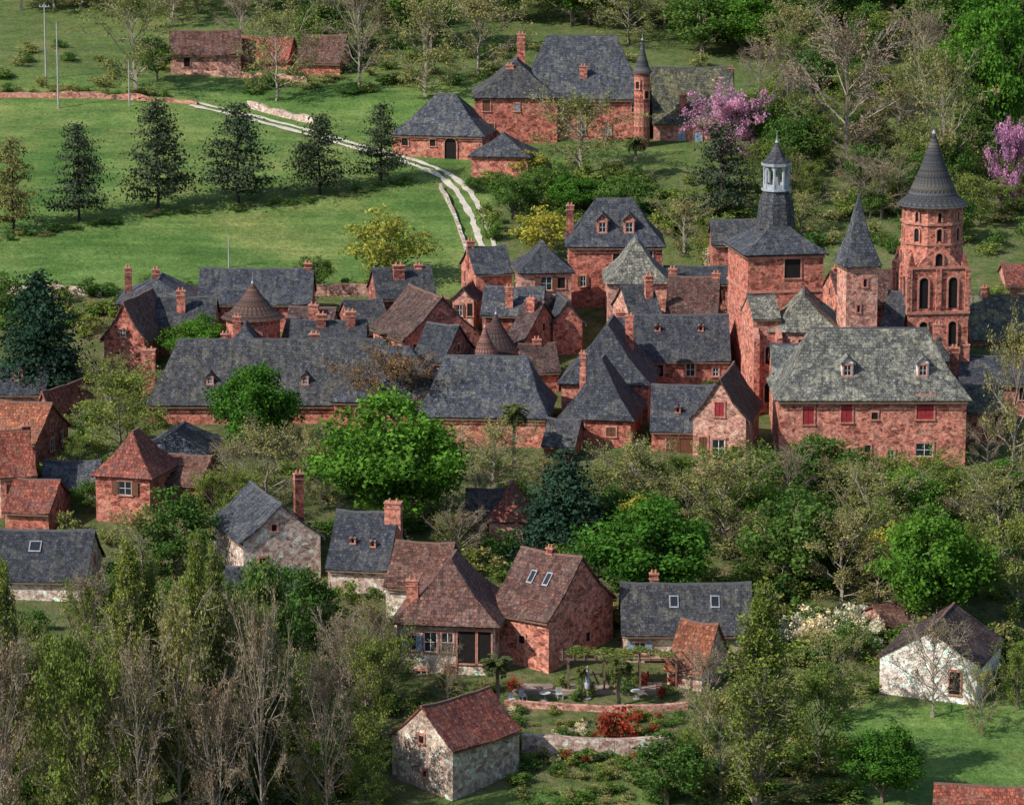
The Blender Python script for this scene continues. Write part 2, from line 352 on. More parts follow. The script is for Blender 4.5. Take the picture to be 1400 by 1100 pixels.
# ---------------------------------------------------------------- ground
def build_ground():
    xs=np.concatenate([[-3000,-1500,-800,-400,-250,-180,-140],np.arange(-110,111,1.6),[140,180,250,400,800,1500,3000]])
    ys=np.concatenate([[-400,-200,-60,0,30,60,90,130,170,200,220],np.arange(236,560,1.6),[575,600,640,700,800,900,1200,1500,2200,3000]])
    X,Y=np.meshgrid(xs,ys); Z=tzv(X,Y); nx,ny=len(xs),len(ys)
    V=np.stack([X.ravel(),Y.ravel(),Z.ravel()],1)
    i=np.arange(nx*ny).reshape(ny,nx)
    Fc=np.stack([i[:-1,:-1].ravel(),i[:-1,1:].ravel(),i[1:,1:].ravel(),i[1:,:-1].ravel()],1)
    me=bpy.data.meshes.new('ground'); me.from_pydata(V.tolist(),[],Fc.tolist()); me.materials.append(M['grass_ground'])
    me.polygons.foreach_set('use_smooth',[True]*len(Fc))
    x,y=V[:,0],V[:,1]
    sm=lambda v,a,b: np.clip((v-a)/(b-a),0,1)
    md=sm(y,397,401)*np.where((x>-2)&(y<440),.35,1)*np.where(x>-2,.6,1)*(1-.5*sm(y,478,492))
    md=np.maximum(md, sm(x,22,28)*(1-sm(y,287,291))*sm(y,262,266))
    md=np.maximum(md, (1-sm(np.hypot((x-4)/12,(y-266)/6),.8,1.1)))
    a=me.attributes.new('meadow','FLOAT','POINT'); a.data.foreach_set('value',md)
    ob=bpy.data.objects.new('ground',me); sc.collection.objects.link(ob)
build_ground()
def polyline(pts,step=1.0):
    g=[ground(*p) for p in pts]; out=[]
    for k in range(len(g)-1):
        p0=g[max(k-1,0)];p1=g[k];p2=g[k+1];p3=g[min(k+2,len(g)-1)]
        L=math.dist(p1[:2],p2[:2]); n=max(2,int(L/step))
        for i in range(n):
            t=i/n
            out.append(tuple(.5*((2*p1[a])+(-p0[a]+p2[a])*t+(2*p0[a]-5*p1[a]+4*p2[a]-p3[a])*t*t+(-p0[a]+3*p1[a]-3*p2[a]+p3[a])*t**3) for a in(0,1)))
    out.append(g[-1][:2]); return out
def ribbon(b,path,w,off,mat,lat=0,rag=0):
    L=[];Rr=[]
    for i,p in enumerate(path):
        q=path[min(i+1,len(path)-1)];o=path[max(i-1,0)]
        dx,dy=q[0]-o[0],q[1]-o[1]; l=math.hypot(dx,dy) or 1; nx,ny=-dy/l,dx/l
        wl=w/2+R.uniform(-rag,rag); wr=w/2+R.uniform(-rag,rag)
        a=(p[0]+nx*(lat+wl),p[1]+ny*(lat+wl)); c=(p[0]+nx*(lat-wr),p[1]+ny*(lat-wr))
        L.append((*a,tz(*a)+off)); Rr.append((*c,tz(*c)+off))
    for i in range(len(path)-1): b.face([Rr[i],Rr[i+1],L[i+1],L[i]],mat)
tp=polyline([(265,143),(330,158),(400,176),(470,196),(530,212),(580,228),(612,243),(634,264),(650,290),(660,315),(670,345)])
b=MB(); ribbon(b,tp,.8,.10,'track',.75,.2); ribbon(b,tp,.8,.10,'track',-.75,.2); b.build('gravel_track')
def stone_wall(name,pts,h,mat,th=.5,jit=.12,step=1.2):
    path=polyline(pts,step); b=MB()
    hs=[h+R.uniform(-jit,jit) for _ in path]
    for i in range(len(path)-1):
        p,q=path[i],path[i+1]; dx,dy=q[0]-p[0],q[1]-p[1]; l=math.hypot(dx,dy) or 1; nx,ny=-dy/l*th/2,dx/l*th/2
        zp,zq=tz(*p),tz(*q)
        b.hexa([(p[0]-nx,p[1]-ny,zp-.4),(q[0]-nx,q[1]-ny,zq-.4),(q[0]+nx,q[1]+ny,zq-.4),(p[0]+nx,p[1]+ny,zp-.4),
                (p[0]-nx,p[1]-ny,zp+hs[i]),(q[0]-nx,q[1]-ny,zq+hs[i+1]),(q[0]+nx,q[1]+ny,zq+hs[i+1]),(p[0]+nx,p[1]+ny,zp+hs[i])],mat)
    b.build(name)
stone_wall('dry_stone_wall',[(0,133),(120,134),(240,140),(270,143)],.6,'wall_pink',jit=.3)
stone_wall('dry_stone_wall',[(340,147),(380,158),(430,170)],.8,'wall_pale',jit=.25)
stone_wall('dry_stone_wall',[(602,258),(618,288),(630,320),(638,345)],.45,'wall_grey',.35,.2)
stone_wall('dry_stone_wall',[(0,402),(90,402),(140,404)],1.0,'wall_pale')
stone_wall('dry_stone_wall',[(425,404),(500,404),(560,402)],1.3,'wall_pink')
stone_wall('dry_stone_wall',[(240,100),(330,106),(420,112)],.7,'wall_pink',jit=.2)
stone_wall('garden_retaining_wall',[(715,1026),(760,1030),(840,1033),(915,1030)],1.5,'wall_pale',.8,.12,1.0)
stone_wall('garden_retaining_wall',[(690,964),(760,968),(850,972),(940,968)],.5,'wall_pink',.5,.1)
# ---------------------------------------------------------------- buildings
house('manor_house',706,884,459,13,133,49,'hip',0,'red','slate',hip=.55,chim=((-.97,-.1,.2,1.1),(.02,-.62,-3.6,1.0)),fw=5,kinds=('blueclosed','glass','openbrown'))
house('manor_wing',646,765,457,11,131,80,'hip',0,'red','slate',hip=.5,chim=((-.15,-.6,-.6,1.0),),fw=3,kinds=('blueclosed','glass','brown'))
round_tower('manor_turret',864,892,450,98,54,'red','slate',12,.25)
house('manor_annex',888,1003,457,9,166,92,'gx',0,'pink','slate_moss',chim=((.99,0,-.2,.9),(-.25,-.8,-3.2,1.0)),wins=(('f',-.3,3.2,1.0,1.9,'blueclosed'),('f',.12,3.2,1.0,1.9,'blueclosed'),('f',.6,3.2,1,1.6,'glass')),fw=0)
house('manor_barn',534,686,451,10,184,129,'hip',-12,'red','slate',hip=.9,fw=0,wins=(('f',-.72,1.6,.8,.9,'void'),('f',.3,3.2,1.5,2.7,'arch'),('f',-.1,1.6,.7,.8,'void')))
house('stone_outbuilding',641,736,441,7,212,182,'hip',-8,'red','slate',hip=.9,fw=2,kinds=('void','brown'))
house('old_barn',228,335,492,8,72,42,'gx',4,'pink','tile_brown',fw=2,kinds=('void',))
house('old_barn',318,410,494,8,80,50,'gx',-8,'red','tile_red',fw=2,kinds=('void',))
house('old_barn',405,484,490,8,84,48,'gx',-10,'red','tile_brown',fw=2,kinds=('void',))
house('slate_roof_house',773,907,400,9.5,334,272,'hip',0,'red','slate',hip=.65,chim=((-.97,0,-.8),),dorm=((-.28,.72,1.3),(.3,.72,1.3)),fw=3,kinds=('glass','void','openbrown'))
house('slate_roof_house',825,914,389,8,384,325,'hip',0,'pink','lichen',hip=.6,dorm=((-.35,.45,.8),(.25,.45,.8)),fw=2)
house('stone_house',626,704,394,7,371,337,'gx',14,'red','slate',chim=((-.9,0,.6),),fw=2)
house('stone_house',699,785,389,7,370,331,'hip',6,'pink','slate',hip=.9,dorm=((-.1,.5,1.4),),fw=0,wins=(('f',0,2.2,1.2,1.5,'openbrown'),('f',.6,2.0,.8,1.2,'void')),dw='frame')
house('slate_roof_house',968,1036,405,7,331,300,'gx',0,'red','slate')
house('long_slate_house',272,432,390,9,412,367,'gx',0,'red','slate',chim=((.92,0,.5),),fw=1)
house('long_slate_house',164,274,388,9,412,378,'hip',0,'red','slate',chim=((-.85,0,.9,.8),(-.1,0,.7,.8)),hip=.5)
house('stone_house',143,236,378,9,464,404,'gy',-14,'red','tile_brown',fw=2)
house('stone_house',190,300,382,7,440,406,'gx',0,'red','slate',chim=((.1,-.5,.9,1.0),))
round_tower('dovecote_tower',302,390,377,437,386,'red','tile_dark',14,.5)
house('stone_house',320,352,372,4,465,440,'hip',0,'red','slate',hip=.95,chim=((-.9,0,.5),))
house('stone_house',386,470,381,8,462,420,'gx',-8,'red','tile_dark',chim=((.15,-.3,.4,1.1),))
house('stone_house',395,505,374,7,468,438,'gx',0,'dark','slate',chim=((.6,-.2,1.0,1.1),(-.2,-.2,.7,1.1)))
house('stone_house',452,540,386,8,452,410,'gx',18,'dark','slate')
house('stone_house',498,600,392,8,405,366,'gx',10,'dark','slate',chim=((-.15,-.3,.4,1.3),(.6,0,.2)))
house('stone_house',615,665,389,6,408,388,'gy',-10,'pink','tile_dark',fw=2)
house('gabled_stone_house',505,660,377,9,462,398,'gy',24,'red','tile_dark',chim=((.1,-.75,-.4,1.5),),fw=3)
house('stone_house',560,652,369,8,492,443,'gx',-24,'dark','slate',fw=2)
house('stone_house',655,752,385,7,428,392,'gx',-6,'dark','slate',chim=((-.1,-.7,.3),))
house('stone_house',690,772,379,8,462,412,'gx',-30,'red','tile_dark',chim=((.1,-.2,.4,1.0),),fw=2,rw=2)
round_tower('stair_tower',640,716,373,484,428,'dark','tile_dark',12,.4)
round_tower('stair_tower',636,690,369,492,446,'dark','tile_brown',12,.4)
house('stone_house',700,768,371,7,505,470,'gx',8,'red','tile_dark',chim=((0,0,.4),))
house('stone_house',738,800,383,6,440,405,'gy',10,'red','slate')
house('stone_house',905,992,384,9,430,378,'gx',-6,'red','tile_brown',chim=((-.9,.2,.6,.9),(.9,0,.3)))
house('slate_roof_house',905,1000,396,8,384,364,'gx',0,'red','slate')
house('stone_house',835,905,381,7,428,390,'gx',14,'pink','slate',chim=((.6,-.4,1.1),))
house('long_slate_house',842,998,372,9,489,430,'gx',0,'red','slate',chim=((-.98,0,.2),),dorm=((-.3,.35,.45),(.5,.35,.45)),fw=4,kinds=('void','glass'),dk='void')
house('long_slate_house',762,906,364,10,523,437,'hip',-8,'red','slate',hip=.45,fw=0,chim=((.45,0,.4,.9),))
house('slate_roof_house',762,886,355,9,571,487,'hip',-10,'red','slate',hip=.98,fw=2,chim=((-.6,.1,.1,.7),))
house('slate_roof_house',884,988,353,8,586,526,'gx',-4,'red','slate',dorm=((-.2,.6,.45),),fw=0,wins=(('f',-.1,3.3,2.8,2.3,'brown'),),dk='void')
house('gabled_stone_house',940,1046,347,9,572,507,'gy',-12,'pink','tile_brown',fw=0,wins=(('f',.0,-.1,.9,1.4,'red'),('f',-.02,3.9,1.2,1.7,'whitewin'),('f',.6,3.6,.6,.8,'void'),('f',-.6,3.9,.8,1.9,'brown')))
house('stone_house',738,806,349,6,606,573,'gx',-12,'dark','slate')
house('long_slate_house',205,566,364,12,550,464,'hip',0,'red','slate',hip=.45,chim=((-1.02,-.2,-.9,1.5),(.25,.3,.2,1.1),(-.45,.4,.1,.9)),dorm=((-.53,.68,.75),(.2,.68,.75)),fw=7,kinds=('blue','blue','glass'))
house('slate_roof_house',455,632,361,10,548,474,'hip',-6,'red','slate',hip=.9,fw=3)
house('long_slate_house',568,762,356,11,568,487,'hip',-5,'red','slate',hip=.4,fw=3,kinds=('void','openbrown'))
# church
h=house('church_clock_tower',993,1127,372,9.6,345,296,'hip',9,'red','slate',hip=1.0,oh=.5,fw=0,lw=0,rw=0,wins=(('f',.18,2.8,1.7,2.0,'void'),('f',-.5,6.5,.5,.8,'void')))
e=h['e']; Z=h['H']+h['Rh']*.62
b=MB()
b.prism(0,0,Z,Z+2.6,2.1,1.8,8,'slate',math.pi/8); b.prism(0,0,Z+2.6,Z+3.9,1.85,1.3,8,'slate',math.pi/8); b.prism(0,0,Z+3.9,Z+4.1,1.6,1.6,8,'lead',math.pi/8)
for k in range(8):
    an=math.pi/8+k*math.pi/4; b.prism(1.25*math.cos(an),1.25*math.sin(an),Z+4.1,Z+6.5,.14,.14,6,'lead')
    a2=an+math.pi/8
    f=lambda a,o_,z,a2=a2:((1.15+o_)*math.cos(a2)-a*math.sin(a2),(1.15+o_)*math.sin(a2)+a*math.cos(a2),z)
    for sg in(-1,1): b.hexa([f(sg*.5,0,Z+5.8),f(sg*.2,0,Z+6.3),f(sg*.5,0,Z+6.3),f(sg*.5,0,Z+6.0),f(sg*.5,.1,Z+5.8),f(sg*.2,.1,Z+6.3),f(sg*.5,.1,Z+6.3),f(sg*.5,.1,Z+6.0)],'lead')
    b.box(-.5,.5,0,.08,Z+4.1,Z+4.6,'lead',f)
b.prism(0,0,Z+6.5,Z+6.8,1.6,1.65,8,'lead',math.pi/8); b.prism(0,0,Z+6.8,Z+7.4,1.6,.95,8,'slate',math.pi/8); b.prism(0,0,Z+7.4,Z+8.9,.95,.12,8,'slate',math.pi/8)
b.prism(0,0,Z+8.9,Z+10.2,.07,.02,6,'metal'); b.prism(0,0,Z+8.9,Z+9.15,.2,.12,8,'lead'); b.prism(0,0,Z+4.4,Z+5.5,.45,.3,10,'metal')
b.build('lantern',e)
b=MB(); X,Y,H=h['W']/2,h['D']/2,h['H']
for zz in (H-.75,H-4.3): b.box(-X-.12,X+.12,-Y-.12,Y+.12,zz,zz+.26,'trim')
for sx,dz in((-.93,6.5),(-.45,8),(.1,7.5)):
    b.box(sx*X-.4,sx*X+.4,-Y-.9,-Y,0,H-dz,'wall_pink')
    b.hexa([(sx*X-.4,-Y-.9,H-dz),(sx*X+.4,-Y-.9,H-dz),(sx*X+.4,-Y,H-dz),(sx*X-.4,-Y,H-dz),(sx*X-.4,-Y-.05,H-dz+1.2),(sx*X+.4,-Y-.05,H-dz+1.2),(sx*X+.4,-Y,H-dz+1.2),(sx*X-.4,-Y,H-dz+1.2)],'trim')
b.build('string_courses_and_buttresses',e)
h=house('church_west_front',1014,1066,364,6,432,404,'gx',8,'red','lichen',fw=0,lw=0,rw=0,oh=.2,wins=(('f',.1,5.0,.5,1.8,'arch'),('f',.1,9,.6,2.0,'arch')))
b=MB(); X,Y,H=h['W']/2,h['D']/2,h['H']
for sx in(-.85,.85):
    b.box(sx*X-.3,sx*X+.3,-Y-.9,-Y,0,H-2.2,'wall_red'); b.hexa([(sx*X-.3,-Y-.9,H-2.2),(sx*X+.3,-Y-.9,H-2.2),(sx*X+.3,-Y,H-2.2),(sx*X-.3,-Y,H-2.2),(sx*X-.3,-Y-.05,H-1.2),(sx*X+.3,-Y-.05,H-1.2),(sx*X+.3,-Y,H-1.2),(sx*X-.3,-Y,H-1.2)],'trim')
b.build('buttresses',h['e'])
house('church_nave',1042,1154,366,10,451,396,'hip',-5,'pink','lichen',hip=.3,fw=3,kinds=('void',),oh=.3)
house('church_side_aisle',1050,1104,358,6,505,470,'gx',0,'red','lichen',fw=2,kinds=('void',))
house('church_chapel',1195,1262,377,9,455,398,'gx',-18,'red','slate',fw=0)
house('stone_house',1118,1232,385,9,415,370,'gx',12,'red','tile_brown',chim=((-.8,0,.3),),fw=2)
h=house('church_stair_turret',1143,1202,363,3.6,361,268,'hip',10,'pink','slate',hip=1.0,oh=.3,fw=0,lw=0,rw=0,wins=(('f',.2,2.4,.35,.8,'void'),('f',-.2,5,.3,.7,'void')))
# romanesque bell tower
yc=378; P0=at(1226,365,yc);P1=at(1320,365,yc); xc=(P0[0]+P1[0])/2; w=(P1[0]-P0[0])/2; g=tz(xc,yc)-1
zf=lambda v:at(0,v,yc-w)[2]-g
e=empty('romanesque_bell_tower',(xc,yc,g),math.radians(8)); w*=.9; FOOT.append((xc,yc,w+1)); b=MB(); q=MB()
h1,h2,h3,h4=zf(428),zf(366),zf(338),zf(283)
b.prism(0,0,0,h1,w*1.414,w*1.414,4,'wall_red',math.pi/4); w2=w*.96; b.prism(0,0,h1,h2,w2*1.414,w2*1.414,4,'wall_red',math.pi/4)
b.prism(0,0,h1-.1,h1+.2,(w+.15)*1.414,(w+.15)*1.414,4,'trim',math.pi/4); b.prism(0,0,h2-.15,h2+.1,(w2+.15)*1.414,(w2+.15)*1.414,4,'trim',math.pi/4)
r8=w*1.0; b.prism(0,0,h2,h4+.05,r8,r8*.98,8,'wall_red',math.pi/8)
for zz in(h3+.1,(h3+h4)/2+.1,h4-.35): b.prism(0,0,zz,zz+.22,r8+.14,r8+.16,8,'trim',math.pi/8)
for k in range(4):
    an=-math.pi/2+k*math.pi/2; ca,sa=math.cos(an),math.sin(an)
    f=lambda a,o_,z,ca=ca,sa=sa:((w2+o_)*ca-a*sa,(w2+o_)*sa+a*ca,z)
    for aa in(-.5*w2,.5*w2): arch(q,f,aa,h1+.5,1.0,3.3)
    for aa in(-.5*w2,.5*w2):
        arch(q,lambda a,o_,z,f=f:f(a,o_+w-w2,z),aa,h1-3.4,.9,2.5)
    for aa in(-w2,0,w2): q.box(aa-.28,aa+.28,0,.25,h1+.2,h2-.15,'wall_red',f)
    gz=h3+.6
    q.hexa([f(-w2*.75,-1.2,h2+.1),f(w2*.75,-1.2,h2+.1),f(.05,-1.2,gz),f(-.05,-1.2,gz),f(-w2*.75,-.02,h2+.1),f(w2*.75,-.02,h2+.1),f(.05,-.02,gz),f(-.05,-.02,gz)],'wall_red')
    arch(q,f,0,h2+.2,.8,1.3)
    for sg in(-1,1): q.prism((w2-.3)*ca-sg*(w2-.3)*sa,(w2-.3)*sa+sg*(w2-.3)*ca,h2+.1,h2+1.5,.5,.1,4,'wall_red',math.pi/4)
ap=r8*math.cos(math.pi/8)
for k in range(8):
    an=k*math.pi/4; ca,sa=math.cos(an),math.sin(an)
    f=lambda a,o_,z,ca=ca,sa=sa:((ap+o_)*ca-a*sa,(ap+o_)*sa+a*ca,z)
    arch(q,f,0,h3+.5,.55,1.4); arch(q,f,0,(h3+h4)/2+.5,.38,1.0)
b.build('walls',e); q.build('arcades',e)
q=MB(); A=at(0,180,yc)[2]-g; hh=A-h4
q.prism(0,0,h4-.15,h4+hh*.12,r8+.55,r8*.80,32,'slate',0,False); q.prism(0,0,h4+hh*.12,h4+hh*.5,r8*.8,r8*.42,32,'slate',0,False); q.prism(0,0,h4+hh*.5,A,r8*.42,.06,32,'slate')
q.prism(0,0,A-.2,A+.15,.2,.12,8,'lead'); q.build('spire',e)
house('stone_mansion',1054,1318,351,11,543,449,'hip',0,'red','lichen',hip=.62,oh=.5,fw=0,lw=0,rw=0,dw='white_paint',
  dorm=((-.26,.66,1.2),(.55,.66,1.2)),wins=(('f',-.69,2.7,1.1,1.8,'red'),('f',-.28,2.5,1.1,1.8,'red'),('f',.02,2.2,.6,.7,'void'),('f',.56,2.2,1.7,2.3,'red'),('f',.56,5.9,1.7,1.3,'whitewin'),('f',.6,8.2,1.5,2.1,'red'),('f',-.05,5.5,.6,.7,'void'),('f',.2,6.2,.7,.9,'glass'),('f',-.6,6.2,.7,.9,'void')),chim=((.95,.2,-2.2,.9),))
house('stone_house',1298,1420,364,9,521,486,'gx',-5,'red','slate',chim=((-.8,-.2,1.2,1.0),),fw=3)
house('stone_house',1306,1372,355,6,560,527,'gx',0,'red','slate_moss',fw=2,wins=(('f',.1,6.5,2.2,2.8,'arch'),))
house('long_slate_house',1318,1440,386,9,470,412,'gx',0,'red','slate_moss',chim=((-.6,0,.7),(.1,0,.8)),fw=3)
house('stone_house',1366,1430,402,8,386,360,'gx',0,'pink','tile_red')
house('stone_house',1262,1300,362,4,490,460,'hip',0,'red','slate',hip=.9,chim=((0,0,1.2,.9),))
# left quarter
house('slate_roof_house',-30,72,368,8,548,516,'gx',0,'pink','slate',dorm=((.2,.5,1.0),))
house('gabled_stone_house',52,122,362,8,566,530,'gy',-24,'red','tile_red',fw=2)
house('orange_tiled_house',-20,92,348,9,602,549,'gx',-14,'dark','tile_orange',fw=3)
house('orange_tiled_house',-30,60,337,9,648,588,'gx',16,'pink','tile_red',chim=((.95,0,.3),),fw=2)
house('orange_tiled_house',8,96,332,7,697,655,'gx',-10,'red','tile_red',fw=3)
house('stone_cottage',58,142,340,6,662,630,'gx',0,'white','slate',fw=2,kinds=('openred','blue'))
house('stone_pavilion',130,243,334,7,650,588,'hip',-16,'red','tile_red',hip=.98,vel=((.3,.55,.8),),fw=0,wins=(('f',.1,2.0,1.3,1.3,'openbrown'),))
house('slate_roof_house',193,302,351,8,618,583,'hip',-6,'pink','slate',hip=.5)
house('stone_cottage',214,308,337,7,658,622,'gx',-16,'dark','tile_brown',fw=2)
house('slate_roof_house',-40,140,316,9,790,724,'gx',-4,'pale','slate',vel=((.05,.45,1.1),),fw=2)
house('pale_stone_house',283,446,319,10,738,674,'gy',20,'pale','slate',fw=0,lw=0,wins=(('f',-.2,-.6,.5,.6,'void'),('f',-.5,2.6,.6,.8,'void')),chim=((.98,.3,1.2,.9),))
house('slate_roof_house',300,424,304,8,832,776,'gx',-6,'pink','slate',vel=((.2,.5,.9),))
house('stone_house',226,300,297,6,858,822,'gx',-6,'red','slate',fw=2)
house('slate_roof_house',446,560,316,9,775,699,'gx',-10,'pale','slate',dorm=((-.3,.55,.4),(.4,.6,.4)),chim=((.93,-.1,1.0,1.6),),fw=2,dk='void')
# farmhouse group
house('farmhouse',524,640,306,9,800,741,'gx',-12,'cream','tile_brown',fw=0)
house('farmhouse',536,704,298,9,851,758,'hip',-8,'cream','tile_brown',hip=.7,oh=.6,fw=0,chim=((-.72,-.7,-1.6,1.1),),dorm=((.15,.5,1.4),),wins=(('f',-.3,2.7,1.1,1.7,'whitewin'),('f',.05,2.7,1,1.7,'whitewin'),('f',-.7,2.6,.9,1.3,'blue'),('f',.45,3.6,1.6,2.8,'void'),('f',.8,3.6,1.2,2.8,'void'),('f',.1,5.7,.9,1.8,'brown'),('f',-.5,5.6,.9,1.2,'glass')))
house('farmhouse_wing',666,843,299,9.6,845,755,'gx',-36,'red','tile_brown',oh=.35,fw=0,rw=0,chim=((-.05,.0,.3,.7),),vel=((-.25,.5,.6),(.28,.5,.6)),wins=(('f',.1,2.6,.6,.7,'void'),('f',-.2,5.6,.7,.9,'glass'),('r',.2,3.2,.6,.8,'void')))
house('slate_roof_cottage',844,1030,300,8,862,797,'gx',0,'cream','slate',oh=.5,chim=((-.5,.2,.6,.8),),vel=((-.2,.5,.8),(.45,.5,.8)),fw=0,wins=(('f',-.75,2.0,1.0,1.0,'blue'),('f',-.45,4.9,2.4,2.3,'void'),('f',.05,2.2,1.4,1.4,'glass'),('f',.5,4.6,1.2,2.0,'brown')))
house('tiled_garden_shed',906,1006,293,5.5,916,850,'gx',-30,'pale','tile_orange',fw=0,lw=0,rw=0)
house('tiled_cottage',664,732,328,6,709,660,'hip',-8,'pink','tile_red',hip=.98,fw=2)
house('slate_roof_cottage',634,692,331,6,700,668,'gx',0,'pink','slate')
house('stone_shed',534,712,274.5,6.6,1021,953,'gx',48,'grey','tile_red',oh=.2,fw=0,lw=0,wins=(('l',.0,.3,.5,.6,'void'),('l',.1,3.0,.35,.5,'void')))
house('whitewashed_barn',1194,1378,293,9,905,842,'gy',-20,'white','tile_dark',oh=.3,fw=0,rw=0,wins=(('f',.55,2.9,.9,1.9,'void'),))
house('tiled_garden_shed',1268,1450,262,5,1108,1076,'gx',-8,'pink','tile_red',fw=0)
house('small_stone_hut',1186,1232,305,5,862,838,'gx',20,'red','tile_brown')
def terrace():
    p=[ground(u,v) for u,v in((700,950),(915,950),(905,925),(720,925))]
    zz=max(q[2] for q in p)-.2
    e=empty('garden_terrace',(0,0,0)); b=MB()
    lo=[(q[0],q[1],q[2]-2) for q in p]; hi=[(q[0],q[1],zz) for q in p]
    b.hexa(lo+hi,'paving'); b.build('paving',e)
    return zz
tzz=terrace()
P=ground(850,938); e=empty('pergola',(P[0],P[1],tzz)); b=MB()
for x in np.linspace(-4.5,4.5,4):
    for y in(-1.2,1.2): b.box(x-.08,x+.08,y-.08,y+.08,0,2.5,'wood')
for y in(-1.2,1.2): b.box(-5.2,5.2,y-.07,y+.07,2.5,2.64,'wood')
for x in np.linspace(-5,5,12): b.box(x-.04,x+.04,-1.7,1.7,2.65,2.74,'wood')
b.build('timber_frame',e); PERG=(P[0],P[1],tzz)
P=ground(803,955); e=empty('folded_parasol',P); b=MB()
b.prism(0,0,0,2.9,.035,.03,8,'metal'); b.prism(0,0,.0,.1,.35,.35,12,'metal'); b.prism(0,0,.9,1.3,.2,.26,10,'cloth'); b.prism(0,0,1.3,2.8,.26,.05,10,'cloth'); b.build('parasol',e)
for (u,v) in((745,958),(765,955),(870,955),(715,958),(700,962)):
    P=ground(u,v); tab=u in(745,870); e=empty('garden_table' if tab else 'garden_chair',(P[0],P[1],max(P[2],tzz if v<951 else P[2])),R.random()); b=MB()
    if tab:
        b.prism(0,0,.7,.75,.5,.5,14,'frame'); b.prism(0,0,0,.7,.05,.05,6,'metal'); b.prism(0,0,0,.05,.3,.3,10,'metal')
    else:
        b.box(-.25,.25,-.25,.25,.42,.47,'frame'); b.box(-.25,.25,.2,.25,.47,.95,'frame')
        for x in(-.22,.22):
            for y in(-.22,.22): b.box(x-.03,x+.03,y-.03,y+.03,0,.42,'frame')
    b.build('furniture',e)
def pole(u,vb,vt,name='utility_pole',r=.13,arm=True):
    P=ground(u,vb); h=at(u,vt,P[1])[2]-P[2]; e=empty(name,P); b=MB(); b.prism(0,0,-.3,h,r,r*.6,8,'pole')
    if arm:
        b.box(-.7,.7,-.05,.05,h-.5,h-.38,'pole')
        for x in(-.6,-.2,.2,.6): b.prism(x,0,h-.38,h-.2,.05,.05,6,'frame')
    b.build('pole',e)
pole(63,108,5); pole(80,148,30,arm=False); pole(177,145,83,arm=False,r=.1); pole(313,366,322,'wooden_post',.09,False)
# ---------------------------------------------------------------- trees
def unit(a): return a/np.maximum(np.linalg.norm(a,axis=1,keepdims=True),1e-9)
def tree_mesh(name,segs,P,Nn,size,tint,leaf,bark,norm=None):
    V=[];mi=[];tn=[]
    if segs:
        S=np.array([(*a,*b,r,s) for a,b,r,s in segs]); p0,p1,r0,r1=S[:,:3],S[:,3:6],S[:,6:7],S[:,7:8]
        ax=unit(p1-p0); ref=np.where(np.abs(ax[:,2:3])>.9,np.array([[1.,0,0]]),np.array([[0,0,1.]]))
        T=unit(np.cross(ax,ref)); B=np.cross(ax,T)
        c=[T,T*-.5+B*.866,T*-.5-B*.866]
        v=np.stack([p0+d*r0 for d in c]+[p1+d*r1 for d in c],1)
        idx=[(0,1,4,3),(1,2,5,4),(2,0,3,5)]
        q=np.stack([v[:,list(i)] for i in idx],1).reshape(-1,4,3)
        V.append(q); mi.append(np.ones(len(q),int)); tn.append(np.full(len(q),.5))
    Nn=unit(Nn); rd=unit(rng.normal(size=P.shape)); T=unit(np.cross(Nn,rd)); B=np.cross(Nn,T)
    s=size*(.6+.8*rng.random((len(P),1)))
    q=np.stack([P+T*s,P+B*s*.62,P-T*s,P-B*s*.62],1)
    V.append(q); mi.append(np.zeros(len(q),int)); tn.append(np.clip(tint+rng.normal(0,.15,len(P)),0,1))
    V=np.concatenate(V); mi=np.concatenate(mi); tn=np.concatenate(tn); n=len(V)
    if norm:
        H,Rr=norm; zt=np.percentile(P[:,2],99.3); rr=np.percentile(np.hypot(P[:,0],P[:,1]),94)
        V=V*np.array([Rr*.95/rr,Rr*.95/rr,H/zt])
    me=bpy.data.meshes.new(name); me.vertices.add(n*4); me.loops.add(n*4); me.polygons.add(n)
    me.vertices.foreach_set('co',V.ravel()); me.loops.foreach_set('vertex_index',np.arange(n*4,dtype=np.int32))
    me.polygons.foreach_set('loop_start',np.arange(0,n*4,4,dtype=np.int32)); me.polygons.foreach_set('loop_total',np.full(n,4,dtype=np.int32))
    me.materials.append(M[leaf]); me.materials.append(M[bark])
    me.polygons.foreach_set('material_index',mi.astype(np.int32)); me.update(calc_edges=True)
    a=me.attributes.new('tint','FLOAT','FACE'); a.data.foreach_set('value',tn)
    return me
def rv(s): return np.array([R.uniform(-s,s),R.uniform(-s,s),R.uniform(-s,s)])
def limb(segs,p,q,r0,r1,n=3,w=.12):
    L=np.linalg.norm(q-p); pts=[p+(q-p)*k/n+(rv(w*L*.5) if 0<k<n else 0) for k in range(n+1)]
    for k in range(n): segs.append((pts[k],pts[k+1],r0+(r1-r0)*k/n,r0+(r1-r0)*(k+1)/n))
    return pts
